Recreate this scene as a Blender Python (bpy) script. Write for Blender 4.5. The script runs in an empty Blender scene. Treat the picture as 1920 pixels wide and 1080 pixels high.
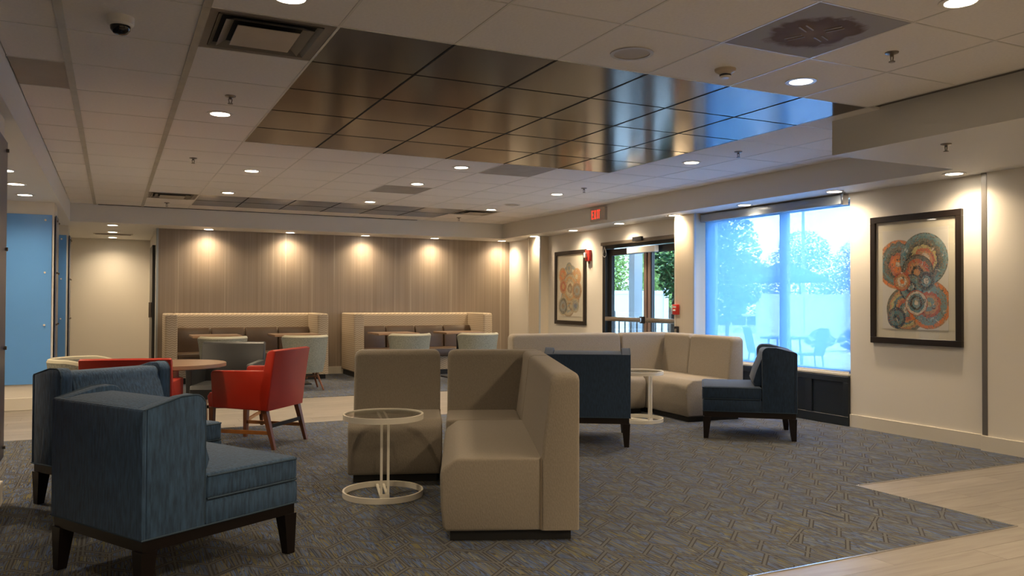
import bpy, bmesh, math, random
from mathutils import Vector, Matrix
R = math.radians
PI = math.pi
S = bpy.context.scene
COL = S.collection
random.seed(7)

# ------------------------------------------------------------------ camera, world, exposure
H = 1.25            # camera height
CZ = 2.604          # tile ceiling
SOF = 2.345         # lowered soffits
XW = 6.65           # window wall
YB = 13.70          # wall behind the banquettes
XL = -0.55          # left soffit edge
FX = 6.20           # right soffit edge
FY = 13.05          # back soffit edge
pit, rol, yaw = R(.889), R(.232), R(26.086)
cy, sy, cp, sp, cr, sr = math.cos(yaw), math.sin(yaw), math.cos(pit), math.sin(pit), math.cos(rol), math.sin(rol)
fw = Vector((sy*cp, cy*cp, sp)); rt0 = Vector((cy, -sy, 0)); up0 = rt0.cross(fw)
rt = cr*rt0 + sr*up0; up = -sr*rt0 + cr*up0
cam = bpy.data.objects.new('camera', bpy.data.cameras.new('camera')); COL.objects.link(cam)
cam.data.sensor_width = 36; cam.data.lens = 1529.5/1920*36; cam.data.clip_start = .05; cam.data.clip_end = 400
cam.matrix_world = Matrix(((rt.x, up.x, -fw.x, 0), (rt.y, up.y, -fw.y, 0), (rt.z, up.z, -fw.z, H), (0, 0, 0, 1)))
S.camera = cam
S.view_settings.view_transform = 'Standard'; S.view_settings.look = 'None'
S.view_settings.gamma = 1; S.view_settings.use_curve_mapping = False
S.view_settings.exposure = 0.9
W = bpy.data.worlds.new('sky'); S.world = W; W.use_nodes = True
bg = W.node_tree.nodes['Background']; bg.inputs[0].default_value = (.54, .76, 1, 1); bg.inputs[1].default_value = 16.0
WARM = (1, .77, .50)
WARM2 = (1, .69, .33)
LAMP_W = 31.0

def portal(loc, rot, sx, sy_):
    l = bpy.data.lights.new('daylight_portal', 'AREA'); l.shape = 'RECTANGLE'; l.size = sx; l.size_y = sy_
    l.cycles.is_portal = True
    o = bpy.data.objects.new('daylight_portal', l); COL.objects.link(o); o.location = loc; o.rotation_euler = rot
portal((XW+.165, 7.0, 1.4), (0, R(90), 0), 1.8, 2.4)
portal((XW+.17, 9.35, 1.05), (0, R(90), 0), 2.1, 2.1)

# ------------------------------------------------------------------ materials
def M(name, col, rough=.6, metal=0, spec=.5, emit=0, var=0, scale=(1, 1, 1), nscale=5, bump=0, bscale=None, coat=0, sheen=0):
    m = bpy.data.materials.new(name); m.use_nodes = True
    nt = m.node_tree; b = nt.nodes['Principled BSDF']
    b.inputs['Base Color'].default_value = (*col, 1); b.inputs['Roughness'].default_value = rough
    b.inputs['Metallic'].default_value = metal; b.inputs['Specular IOR Level'].default_value = spec
    if coat: b.inputs['Coat Weight'].default_value = coat; b.inputs['Coat Roughness'].default_value = .08
    if sheen: b.inputs['Sheen Weight'].default_value = sheen; b.inputs['Sheen Roughness'].default_value = .5
    if emit: b.inputs['Emission Color'].default_value = (*col, 1); b.inputs['Emission Strength'].default_value = emit
    if var or bump:
        tc = nt.nodes.new('ShaderNodeTexCoord'); mp = nt.nodes.new('ShaderNodeMapping'); mp.inputs['Scale'].default_value = scale
        nz = nt.nodes.new('ShaderNodeTexNoise'); nz.inputs['Scale'].default_value = nscale; nz.inputs['Detail'].default_value = 4
        nt.links.new(tc.outputs['Object'], mp.inputs[0]); nt.links.new(mp.outputs[0], nz.inputs['Vector'])
        if var:
            mr = nt.nodes.new('ShaderNodeMapRange'); mr.inputs[1].default_value = .3; mr.inputs[2].default_value = .7
            mr.inputs[3].default_value = 1-var; mr.inputs[4].default_value = 1+var
            nt.links.new(nz.outputs[0], mr.inputs[0])
            vm = nt.nodes.new('ShaderNodeVectorMath'); vm.operation = 'SCALE'; vm.inputs[0].default_value = col
            nt.links.new(mr.outputs[0], vm.inputs['Scale']); nt.links.new(vm.outputs[0], b.inputs['Base Color'])
        if bump:
            bp = nt.nodes.new('ShaderNodeBump'); bp.inputs['Strength'].default_value = bump; bp.inputs['Distance'].default_value = .01
            nt.links.new(nz.outputs[0], bp.inputs['Height']); nt.links.new(bp.outputs[0], b.inputs['Normal'])
    return m

class N:
    """small node-graph helper"""
    def __init__(s, m): s.t = m.node_tree
    def n(s, kind, **kw):
        x = s.t.nodes.new('ShaderNode'+kind)
        for k, v in kw.items(): setattr(x, k, v)
        return x
    def put(s, sock, v):
        if hasattr(v, 'is_output') or hasattr(v, 'links'): s.t.links.new(v, sock)
        elif isinstance(v, tuple) and len(v) == 3 and sock.type == 'RGBA': sock.default_value = (*v, 1)
        else: sock.default_value = v
    def math(s, op, a, b=0.0, c=0.0, clamp=False):
        x = s.n('Math', operation=op); x.use_clamp = clamp
        s.put(x.inputs[0], a); s.put(x.inputs[1], b); s.put(x.inputs[2], c); return x.outputs[0]
    def mix(s, f, a, b):
        x = s.n('Mix', data_type='RGBA'); s.put(x.inputs[0], f); s.put(x.inputs[6], a); s.put(x.inputs[7], b); return x.outputs[2]
    def coord(s, scale=(1, 1, 1), loc=(0, 0, 0)):
        tc = s.n('TexCoord'); mp = s.n('Mapping'); mp.inputs['Scale'].default_value = scale; mp.inputs['Location'].default_value = loc
        s.t.links.new(tc.outputs['Object'], mp.inputs[0]); return mp.outputs[0]
    def noise(s, vec, scale=1, detail=2, dist=0):
        x = s.n('TexNoise'); x.inputs['Scale'].default_value = scale; x.inputs['Detail'].default_value = detail
        x.inputs['Distortion'].default_value = dist; s.t.links.new(vec, x.inputs['Vector']); return x
    def ramp(s, f, stops, const=False):
        x = s.n('ValToRGB'); e = x.color_ramp.elements
        if const: x.color_ramp.interpolation = 'CONSTANT'
        while len(e) > 1: e.remove(e[-1])
        e[0].position = stops[0][0]; e[0].color = (*stops[0][1], 1)
        for p, c in stops[1:]:
            q = e.new(p); q.color = (*c, 1)
        s.put(x.inputs[0], f); return x.outputs[0]
    def step(s, v, a, b):
        x = s.n('MapRange'); x.interpolation_type = 'SMOOTHSTEP'
        s.put(x.inputs[0], v); x.inputs[1].default_value = a; x.inputs[2].default_value = b; return x.outputs[0]
    def bsdf(s): return s.t.nodes['Principled BSDF']

paint = M('cream wall paint', (.74, .70, .63), .65, bump=.04, nscale=120)
white_paint = M('white fascia paint', (.70, .69, .66), .55, bump=.03, nscale=90)
base_paint = M('baseboard paint', (.66, .62, .54), .45)
tile_white = M('ceiling tile', (.80, .77, .74), .75, var=.03, nscale=3, bump=.15)
tile_white.node_tree.nodes['Noise Texture'].inputs['Scale'].default_value = 60
tile_grey = M('dusty grey tile', (.36, .33, .30), .7, var=.08, nscale=6)
tile_stain = M('water marked tile', (.44, .39, .33), .75, var=.1, nscale=3)
grid_m = M('ceiling grid enamel', (.66, .64, .60), .35)
grid_dark = M('tarnished grid', (.40, .37, .31), .4, var=.1, nscale=9)
brown_tile = M('brown glossy ceiling panel', (.045, .022, .011), .15, metal=.7, spec=.45, var=.18, scale=(1, 6, 1), nscale=3)
dark_void = M('dark void', (.01, .01, .01), .9)
vent_m = M('vent enamel', (.42, .38, .33), .35, metal=.2, var=.08, nscale=5)
steel = M('brushed steel', (.62, .62, .62), .25, metal=1)
chrome = M('dark bronze', (.25, .22, .19), .3, metal=1)
black_m = M('black metal', (.012, .013, .015), .35)
white_plastic = M('white plastic', (.72, .70, .66), .3)
white_enamel = M('cream white enamel', (.80, .76, .66), .35)
red_plastic = M('red plastic', (.55, .03, .02), .35)
wood_leg = M('walnut leg', (.16, .055, .022), .35, var=.2, scale=(1, 1, .15), nscale=40)
dark_wood = M('espresso wood', (.010, .006, .005), .35, spec=.3)
oak_rail = M('orange brown wood', (.34, .13, .03), .35, var=.15, nscale=20)
table_wood = M('walnut laminate', (.27, .165, .10), .3, var=.15, scale=(1, 12, 1), nscale=4, spec=.6)
table_edge = M('table edge band', (.40, .25, .17), .35)
denim = M('denim blue weave', (.040, .092, .18), .85, var=.38, scale=(1, 1, .16), nscale=85, bump=.35, sheen=.15)
denim_pipe = M('denim piping', (.04, .075, .12), .8)
navy = M('navy weave', (.013, .034, .075), .85, var=.25, scale=(1, 1, .2), nscale=110, bump=.2, sheen=.1)
navy_pipe = M('navy piping', (.022, .045, .08), .8)
beige_fab = M('taupe weave', (.275, .24, .195), .9, var=.10, scale=(1, 1, .4), nscale=170, bump=.25, sheen=.1)
beige_seam = M('taupe seam', (.21, .165, .12), .9)
red_lea = M('red leather', (.42, .022, .008), .36, var=.08, nscale=6, spec=.5)
char_lea = M('charcoal leather', (.028, .031, .034), .42, var=.08, nscale=6)
grey_weave = M('grey green tweed', (.24, .25, .215), .9, var=.28, nscale=90, bump=.3)
cream_piping = M('cream piping', (.42, .40, .31), .7)
brown_lea = M('brown leather', (.085, .052, .030), .38, var=.15, nscale=5, bump=.2, bscale=4)
plinth_m = M('black plinth', (.008, .008, .008), .6)
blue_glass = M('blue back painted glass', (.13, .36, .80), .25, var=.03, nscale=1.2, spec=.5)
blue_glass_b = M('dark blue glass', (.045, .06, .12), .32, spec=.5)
wains = M('black blue wainscot', (.012, .018, .026), .4)
frame_black = M('black picture frame', (.016, .011, .009), .35, var=.1, nscale=20)
mat_board = M('cream mat board', (.70, .66, .54), .8)
lens_m = M('lit lamp lens', (1, .86, .68), .5, emit=14)
exit_red = M('exit letter red', (.9, .04, .02), .5, emit=.9)
exit_face = M('exit face', (.50, .44, .38), .5)
out_white = M('white vinyl fence', (.50, .54, .56), .6)
out_wall = M('grey stucco', (.30, .34, .38), .8)
patio_m = M('pale concrete', (.46, .48, .49), .85, var=.1, nscale=2)
asphalt = M('asphalt', (.16, .17, .18), .9, var=.1, nscale=3)
bark = M('bark', (.10, .075, .055), .9, var=.3, scale=(1, 1, .2), nscale=20)
leaf_a = M('sunlit leaves', (.30, .46, .14), .6, var=.45, nscale=3)
leaf_b = M('green leaves', (.09, .30, .11), .55, var=.5, nscale=4)
leaf_c = M('hazy leaves', (.10, .19, .13), .6, var=.3, nscale=3)
car_white = M('white car paint', (.75, .77, .8), .2, coat=.5)
car_glass = M('car window', (.04, .07, .09), .1)
rubber = M('tyre rubber', (.02, .02, .02), .8)
umb_m = M('teal canvas', (.10, .24, .28), .8)
wicker = M('blue grey wicker', (.06, .13, .17), .8, bump=.3, nscale=40)
glass_m = bpy.data.materials.new('clear glass'); glass_m.use_nodes = True
def clear_glass(m, tint, refl=.10, rough=.02):
    g = N(m); g.t.nodes.clear()
    out = g.n('OutputMaterial'); tr = g.n('BsdfTransparent'); gl = g.n('BsdfGlossy'); mx = g.n('MixShader'); fr = g.n('LayerWeight')
    tr.inputs[0].default_value = (*tint, 1); gl.inputs['Roughness'].default_value = rough
    f = g.math('MULTIPLY_ADD', g.math('POWER', fr.outputs['Facing'], 4.0), refl*2.0, .045, True); fr.inputs[0].default_value = .5
    g.t.links.new(f, mx.inputs[0]); g.t.links.new(tr.outputs[0], mx.inputs[1]); g.t.links.new(gl.outputs[0], mx.inputs[2]); g.t.links.new(mx.outputs[0], out.inputs[0])
clear_glass(glass_m, (.94, .98, .985), .25)
door_glass = bpy.data.materials.new('tinted door glass'); door_glass.use_nodes = True; clear_glass(door_glass, (.44, .46, .47), .25)
table_glass = bpy.data.materials.new('table glass'); table_glass.use_nodes = True; clear_glass(table_glass, (.82, .82, .80), .3)

def shade_material():
    m = bpy.data.materials.new('solar shade mesh'); m.use_nodes = True; g = N(m); g.t.nodes.clear()
    out = g.n('OutputMaterial'); tr = g.n('BsdfTransparent'); tl = g.n('BsdfTranslucent'); df = g.n('BsdfDiffuse')
    tr.inputs[0].default_value = (1, 1, 1, 1); tl.inputs[0].default_value = (.068, .140, .26, 1); df.inputs[0].default_value = (.35, .42, .5, 1)
    m1 = g.n('MixShader'); m1.inputs[0].default_value = .12
    g.t.links.new(tl.outputs[0], m1.inputs[1]); g.t.links.new(df.outputs[0], m1.inputs[2])
    m2 = g.n('MixShader'); m2.inputs[0].default_value = .75
    g.t.links.new(tr.outputs[0], m2.inputs[1]); g.t.links.new(m1.outputs[0], m2.inputs[2]); g.t.links.new(m2.outputs[0], out.inputs[0])
    return m
shade_m = shade_material()

def carpet_material():
    m = M('patterned carpet', (.1, .1, .1), .95, sheen=.1); g = N(m)
    v = g.coord()
    st = g.noise(g.coord((36, 1.6, 1)), 1, 2).outputs[0]
    base = g.ramp(st, [(0, (.012, .016, .026)), (.34, (.04, .085, .20)), (.39, (.16, .14, .05)), (.43, (.022, .026, .038)), (.46, (.065, .13, .31)),
                       (.495, (.022, .022, .028)), (.515, (.19, .20, .16)), (.54, (.05, .10, .24)), (.57, (.035, .028, .022)), (.60, (.18, .16, .08)), (.635, (.06, .12, .28)), (.68, (.16, .15, .12)), (1, (.05, .07, .12))], True)
    def hexd(scale, loc):
        p = g.coord(scale, loc)
        def vm(op, x, y): 
            n_ = g.n('VectorMath', operation=op); g.put(n_.inputs[0], x); g.put(n_.inputs[1], y); return n_.outputs[0]
        cs = []
        for off in ((0, 0, 0), (-.5, -.8660254, 0)):
            q = vm('WRAP', vm('ADD', p, off), (.5, .8660254, 1)) if 0 else None
            sx = g.n('SeparateXYZ'); g.put(sx.inputs[0], vm('ADD', p, off))
            ax = g.math('ABSOLUTE', g.math('WRAP', sx.outputs[0], .5, -.5)); ay = g.math('ABSOLUTE', g.math('WRAP', sx.outputs[1], .8660254, -.8660254))
            cs.append(g.math('SUBTRACT', .5, g.math('MAXIMUM', ax, g.math('ADD', g.math('MULTIPLY', ax, .5), g.math('MULTIPLY', ay, .8660254)))))
        return g.math('MAXIMUM', cs[0], cs[1])
    d = g.math('MINIMUM', hexd((3.6, 2.3, 1), (0, 0, 0)), hexd((3.6, 2.3, 1), (.5, .42, 0)))
    d = g.math('MINIMUM', d, g.math('MULTIPLY', hexd((1.7, 1.5, 1), (.2, .77, 0)), 2.0))
    line = g.math('LESS_THAN', d, .018)
    edge = g.math('LESS_THAN', d, .038)
    c = g.mix(edge, base, (.016, .015, .018)); c = g.mix(line, c, (.115, .118, .12))
    fine = g.noise(v, 260, 1).outputs[0]
    sc = g.n('VectorMath', operation='SCALE'); g.t.links.new(c, sc.inputs[0])
    g.t.links.new(g.math('MULTIPLY_ADD', fine, .6, .46), sc.inputs['Scale'])
    g.t.links.new(sc.outputs[0], g.bsdf().inputs['Base Color'])
    bp = g.n('Bump'); bp.inputs['Strength'].default_value = .5; bp.inputs['Distance'].default_value = .004
    g.t.links.new(fine, bp.inputs['Height']); g.t.links.new(bp.outputs[0], g.bsdf().inputs['Normal'])
    return m
carpet_m = carpet_material()

def plank_material():
    m = M('pale oak plank', (.5, .4, .3), .38, spec=.5); g = N(m)
    oi = g.n('ObjectInfo')
    tc = g.n('TexCoord'); mp = g.n('Mapping'); mp.inputs['Scale'].default_value = (.9, 9, 1)
    g.t.links.new(tc.outputs['Object'], mp.inputs[0])
    loc = g.n('CombineXYZ'); g.t.links.new(g.math('MULTIPLY', oi.outputs['Random'], 37), loc.inputs[0]); g.t.links.new(g.math('MULTIPLY', oi.outputs['Random'], 91), loc.inputs[1])
    g.t.links.new(loc.outputs[0], mp.inputs['Location'])
    n = g.noise(mp.outputs[0], 2.2, 5, .8).outputs[0]
    c = g.ramp(n, [(.25, (.205, .180, .155)), (.5, (.26, .235, .205)), (.75, (.30, .275, .24))])
    sc = g.n('VectorMath', operation='SCALE'); g.t.links.new(c, sc.inputs[0])
    g.t.links.new(g.math('MULTIPLY_ADD', oi.outputs['Random'], .22, .90), sc.inputs['Scale'])
    g.t.links.new(sc.outputs[0], g.bsdf().inputs['Base Color'])
    return m
plank_m = plank_material()

def wallpaper_material():
    m = M('taupe striated wallcovering', (.3, .25, .2), .5, spec=.5); g = N(m)
    a = g.noise(g.coord((70, 1, .5)), 1, 3).outputs[0]
    b = g.noise(g.coord((26, 1, .12)), 1, 1).outputs[0]
    f = g.math('MULTIPLY_ADD', b, .5, g.math('MULTIPLY', a, .5))
    c = g.ramp(f, [(.36, (.27, .215, .17)), (.5, (.30, .245, .195)), (.60, (.325, .265, .21)), (.66, (.42, .36, .28))])
    g.t.links.new(c, g.bsdf().inputs['Base Color'])
    return m
wallpaper = wallpaper_material()

def chevron_material():
    m = M('cream chevron fabric', (.5, .4, .3), .85); g = N(m)
    sp_ = g.n('SeparateXYZ'); g.t.links.new(g.coord(), sp_.inputs[0])
    u = g.math('ADD', sp_.outputs[0], sp_.outputs[1]); z = sp_.outputs[2]
    tri = g.math('ABSOLUTE', g.math('SUBTRACT', g.math('FRACT', g.math('MULTIPLY', u, 14)), .5))
    f = g.math('FRACT', g.math('MULTIPLY_ADD', tri, 1.0, g.math('MULTIPLY', z, 30)))
    k = g.math('GREATER_THAN', f, .5)
    g.t.links.new(g.mix(k, (.36, .285, .21), (.54, .45, .33)), g.bsdf().inputs['Base Color'])
    return m
chevron = chevron_material()

def art_material(name, circles, paper, strength):
    """overlapping watercolour rings on paper; circles: (x, z, radius, palette)"""
    m = M(name, paper, .75); g = N(m)
    v = g.coord(); sp_ = g.n('SeparateXYZ'); g.t.links.new(v, sp_.inputs[0])
    n1 = g.noise(v, 14, 4, 1).outputs[0]; n2 = g.noise(v, 46, 3, 2).outputs[0]
    col = paper; un = None
    for (x, z, r, pal) in circles:
        dx = g.math('SUBTRACT', sp_.outputs[1], x); dz = g.math('SUBTRACT', sp_.outputs[2], z)
        d = g.math('SQRT', g.math('ADD', g.math('MULTIPLY', dx, dx), g.math('MULTIPLY', dz, dz)))
        dn = g.math('ADD', g.math('DIVIDE', d, r), g.math('MULTIPLY', g.math('SUBTRACT', n1, .5), .34))
        stops = [(i/len(pal), c) for i, c in enumerate(pal)]
        rc = g.ramp(g.math('MULTIPLY', dn, .93), stops, True)
        edge = g.math('SUBTRACT', 1.0, g.step(g.math('ADD', g.math('DIVIDE', d, r), g.math('MULTIPLY', g.math('SUBTRACT', n2, .5), .03)), .97, 1.0))
        wash = g.math('MULTIPLY_ADD', n2, 1.1, -.05, True)
        f = g.math('MULTIPLY', edge, g.math('MULTIPLY_ADD', wash, 1-strength, strength))
        col = g.mix(f, col, rc)
        un = f if un is None else g.math('MAXIMUM', un, f)
    n3 = g.noise(v, 9, 3, 2.5).outputs[0]; n4 = g.noise(g.coord((1, 1, 1), (3, 5, 7)), 22, 4, 3).outputs[0]
    pal = circles[0][3]+circles[1][3]
    spl = g.ramp(g.math('MULTIPLY_ADD', g.math('SUBTRACT', n3, .5), 2.2, .5), [((i+.01)/len(pal), c) for i, c in enumerate(pal)])
    col = g.mix(g.math('MULTIPLY', un, g.math('MULTIPLY', g.step(n4, .47, .56), strength*.75)), col, spl)
    col = g.mix(g.math('MULTIPLY', un, g.math('MULTIPLY', g.step(n4, .62, .64), strength)), col, tuple(.12*q for q in pal[2]))
    col = g.mix(g.math('MULTIPLY', un, g.math('MULTIPLY', g.step(n1, .64, .68), .7)), col, paper)
    g.t.links.new(col, g.bsdf().inputs['Base Color'])
    return m

# ------------------------------------------------------------------ mesh helpers
class B:
    def __init__(s): s.b = bmesh.new()
    def box(s, x0, x1, y0, y1, z0, z1, bev=0, seg=2, mat=None):
        r = bmesh.ops.create_cube(s.b, size=1)
        vs = r['verts']
        for v in vs: v.co = Vector((x0+(v.co.x+.5)*(x1-x0), y0+(v.co.y+.5)*(y1-y0), z0+(v.co.z+.5)*(z1-z0)))
        if bev:
            es = list({e for v in vs for e in v.link_edges})
            rr = bmesh.ops.bevel(s.b, geom=es, offset=bev, segments=seg, affect='EDGES', profile=.5)
        return s
    def prism(s, pts, w0, w1, axis='y', bev=0, seg=2, bulge=0):
        """outline pts (a, z) extruded along y (axis 'y'), or (a=y, z) along x (axis 'x'), or (x, y) along z"""
        def P(a, c, w):
            return Vector((a, w, c)) if axis == 'y' else Vector((w, a, c)) if axis == 'x' else Vector((a, c, w))
        v0 = [s.b.verts.new(P(a, c, w0)) for a, c in pts]; v1 = [s.b.verts.new(P(a, c, w1)) for a, c in pts]
        f0 = s.b.faces.new(v0); f1 = s.b.faces.new(list(reversed(v1))); n = len(pts); fs = [f0, f1]
        for i in range(n): fs.append(s.b.faces.new((v0[i], v1[i], v1[(i+1) % n], v0[(i+1) % n])))
        bmesh.ops.recalc_face_normals(s.b, faces=fs)
        if bev:
            es = list(f0.edges)+list(f1.edges)
            bmesh.ops.bevel(s.b, geom=es, offset=bev, segments=seg, affect='EDGES', profile=.5)
        return s
    def cyl(s, p, q, r0, r1=None, n=12):
        p, q = Vector(p), Vector(q); d = q-p; r1 = r0 if r1 is None else r1
        mt = Matrix.Translation((p+q)/2) @ d.to_track_quat('Z', 'Y').to_matrix().to_4x4()
        bmesh.ops.create_cone(s.b, cap_ends=True, segments=n, radius1=r0, radius2=r1, depth=d.length, matrix=mt)
        return s
    def taper(s, p, q, a, b_, n=4):
        """square tapered leg from p (top, side a) to q (bottom, side b_)"""
        p, q = Vector(p), Vector(q); vs = []
        for c, h in ((p, a/2), (q, b_/2)):
            vs.append([s.b.verts.new(c+Vector((i*h, j*h, 0))) for i, j in ((-1, -1), (1, -1), (1, 1), (-1, 1))])
        f = [s.b.faces.new(vs[0]), s.b.faces.new(vs[1])]+[s.b.faces.new((vs[0][i], vs[0][(i+1) % 4], vs[1][(i+1) % 4], vs[1][i])) for i in range(4)]
        bmesh.ops.recalc_face_normals(s.b, faces=f)
        return s
    def tube(s, pts, r, closed=False, n=6):
        pts = [Vector(p) for p in pts]; rings = []; m = len(pts)
        for i, p in enumerate(pts):
            a = pts[(i-1) % m] if (closed or i) else p; c = pts[(i+1) % m] if (closed or i < m-1) else p
            t = (c-a).normalized(); u = t.cross(Vector((0, 0, 1)))
            if u.length < .1: u = t.cross(Vector((0, 1, 0)))
            u.normalize(); w = t.cross(u)
            rings.append([s.b.verts.new(p+u*r*math.cos(2*PI*k/n)+w*r*math.sin(2*PI*k/n)) for k in range(n)])
        for i in range(m if closed else m-1):
            A, C = rings[i], rings[(i+1) % m]
            for k in range(n): s.b.faces.new((A[k], A[(k+1) % n], C[(k+1) % n], C[k]))
        if not closed: s.b.faces.new(rings[0]); s.b.faces.new(list(reversed(rings[-1])))
        bmesh.ops.recalc_face_normals(s.b, faces=s.b.faces)
        return s
    def lathe(s, prof, n=32, c=(0, 0), sx=1, sy_=1, a0=0, a1=2*PI):
        full = abs(a1-a0-2*PI) < 1e-6; k = n if full else n+1; rings = []
        for i in range(k):
            a = a0+(a1-a0)*i/n
            rings.append([s.b.verts.new((c[0]+r*sx*math.cos(a), c[1]+r*sy_*math.sin(a), z)) for r, z in prof])
        for i in range(n):
            A, C = rings[i], rings[(i+1) % k]
            for j in range(len(prof)-1): s.b.faces.new((A[j], A[j+1], C[j+1], C[j]))
        bmesh.ops.remove_doubles(s.b, verts=s.b.verts, dist=1e-6)
        return s
    def ring(s, r0, r1, z0, z1, n=40, c=(0, 0)):
        return s.lathe([(r0, z0), (r1, z0), (r1, z1), (r0, z1), (r0, z0)], n, c)
    def disc(s, r, z, n=24, c=(0, 0)):
        s.b.faces.new([s.b.verts.new((c[0]+r*math.cos(2*PI*i/n), c[1]+r*math.sin(2*PI*i/n), z)) for i in range(n)]); return s
    def make(s, name, mat, parent=None, loc=None, rz=0, smooth=True, kind=None, label=None):
        me = bpy.data.meshes.new(name); s.b.normal_update(); s.b.to_mesh(me); s.b.free()
        if mat: me.materials.append(mat)
        if smooth:
            for p in me.polygons: p.use_smooth = True
            me.set_sharp_from_angle(angle=R(38))
        o = bpy.data.objects.new(name, me); COL.objects.link(o)
        if parent: o.parent = parent
        if loc: o.location = loc
        if rz: o.rotation_euler.z = rz
        if kind: o['kind'] = kind
        if label: o['label'] = label
        return o

def thing(name, label, cat, loc=(0, 0, 0), rz=0, group=None):
    o = bpy.data.objects.new(name, None); COL.objects.link(o); o.location = loc; o.rotation_euler = (0, 0, rz); o.empty_display_size = .1
    o['label'] = label; o['category'] = cat
    if group: o['group'] = group
    return o
def tag(o, label, cat, group=None):
    o['label'] = label; o['category'] = cat
    if group: o['group'] = group
    return o
def copy_thing(root, label, loc, rz=0, group=None):
    r = root.copy(); COL.objects.link(r); r.location = loc; r.rotation_euler = (0, 0, rz); r['label'] = label
    if group: r['group'] = group
    def rec(a, b):
        for ch in list(a.children):
            c = ch.copy(); COL.objects.link(c); c.parent = b; rec(ch, c)
    rec(root, r); return r
def remat(root, table):
    def rec(o):
        for ch in o.children:
            if ch.type == 'MESH' and ch.data.materials and ch.data.materials[0] in table:
                ch.data = ch.data.copy(); ch.data.materials[0] = table[ch.data.materials[0]]
            rec(ch)
    rec(root)
def struct(o): o['kind'] = 'structure'; return o
def arc(cx, cz, r, a0, a1, n=5): return [(cx+r*math.cos(R(a0+(a1-a0)*i/n)), cz+r*math.sin(R(a0+(a1-a0)*i/n))) for i in range(n+1)]
def sbox(name, mat, x0, x1, y0, y1, z0, z1, parent=None, bev=0):
    o = B().box(x0, x1, y0, y1, z0, z1, bev).make(name, mat, parent, smooth=False)
    if not parent: struct(o)
    return o

# ------------------------------------------------------------------ floor, planks, carpet
floor = sbox('floor', M('floor slab', (.10, .085, .07), .8), -4, XW+.1, -1.6, 17.2, -.12, -.004)
def planks(x0, x1, y0, y1, skip=lambda x, y: False, wid=.18, ln=1.22):
    meshes = {}
    nrow = int(round((y1-y0)/wid)); k = 0
    for j in range(nrow):
        ya = y0+j*(y1-y0)/nrow; yb = ya+(y1-y0)/nrow; x = x0-((j*.47) % 1)*ln
        while x < x1:
            a, b_ = max(x, x0), min(x+ln, x1)
            if b_-a > .05 and not skip((a+b_)/2, (ya+yb)/2):
                key = (round(b_-a, 2), round(yb-ya, 3))
                if key in meshes:
                    o = bpy.data.objects.new('floor_plank', meshes[key]); COL.objects.link(o); o.parent = floor
                else:
                    o = B().box(.0008, b_-a-.0008, .0008, yb-ya-.0008, -.004, 0).make('floor_plank', plank_m, floor, smooth=False); meshes[key] = o.data
                o.location = (a, ya, 0)
            x += ln
planks(-.6, 4.545, 1.3, 2.87)
planks(4.545, XW, 1.3, 3.97)
planks(-1.9, XW, 8.36, 10.5, wid=.195, ln=1.5)
planks(-1.3, .7, 10.5, 16.6, wid=.30, ln=2.0)
carpet = B().prism([(-1.95, 2.87), (4.545, 2.87), (4.545, 3.97), (XW-.012, 3.97), (XW-.012, 8.36), (-1.95, 8.36)], -.004, .005, 'z').make('carpet', carpet_m, smooth=False)
tag(carpet, 'blue and olive geometric patterned carpet under the lounge seating', 'carpet')
c2 = B().box(.7, XW-.012, 10.5, YB-.012, -.004, .005).make('carpet', carpet_m, smooth=False)
tag(c2, 'patterned carpet strip under the dining chairs at the back wall', 'carpet')
FZ = .006
def strip(x0, x1, y0, y1, h=.0052): return B().box(x0, x1, y0, y1, -.003, h, .001, 1).make('carpet_trim', steel, carpet, label='metal edge strip of the carpet')
strip(-.6, 4.553, 2.862, 2.872); strip(4.541, 4.551, 2.874, 3.962); strip(4.553, XW-.02, 3.964, 3.974)

# ------------------------------------------------------------------ room shell
slab = sbox('ceiling', M('ceiling void', (.12, .11, .10), .9), -4, XW+.2, -1.6, 17.2, CZ+.02, CZ+.14)
wr = struct(B().box(XW, XW+.16, -1.6, 5.86, 0, 2.7).box(XW, XW+.16, 8.20, 8.27, 0, 2.7).box(XW, XW+.16, 10.44, 17.2, 0, 2.7)
            .box(XW, XW+.16, 5.86, 8.20, 2.30, 2.7).box(XW, XW+.16, 5.86, 8.20, 0, .50).box(XW, XW+.16, 8.27, 10.44, 2.13, 2.7).make('wall_right', paint, smooth=False))
sbox('wall_right_step', paint, XW-.05, XW, -1.6, 4.447, 0, SOF)
sbox('trim_1', M('grey corner guard', (.20, .19, .18), .4, metal=.5), XW-.053, XW-.001, 4.400, 4.447, .135, SOF)
sbox('baseboard_right', base_paint, XW-.016, XW, 4.452, 5.86, 0, .13, bev=.003)
sbox('baseboard_right_step', base_paint, XW-.066, XW-.05, -1.6, 4.452, 0, .13, bev=.003)
wb = sbox('wall_back', wallpaper, .63, XW, YB, YB+.12, 0, 2.7)
sbox('baseboard_back', base_paint, .64, 6.63, YB-.016, YB, 0, .13, bev=.003)
sbox('wall_corridor_right', paint, .62, .74, YB+.121, 16.6, 0, 2.7)
sbox('trim_2', M('grey end trim', (.33, .37, .40), .5), .60, .63, YB-.004, YB+.12, 0, SOF)
sbox('wall_corridor_end', paint, -2.6, .74, 16.6, 16.72, 0, 2.7)
sbox('wall_left', paint, -2.72, -2.6, -1.6, 16.6, 0, 2.7)
sbox('wall_front', paint, -2.7, XW, -1.6, -1.5, 0, 2.7)
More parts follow.
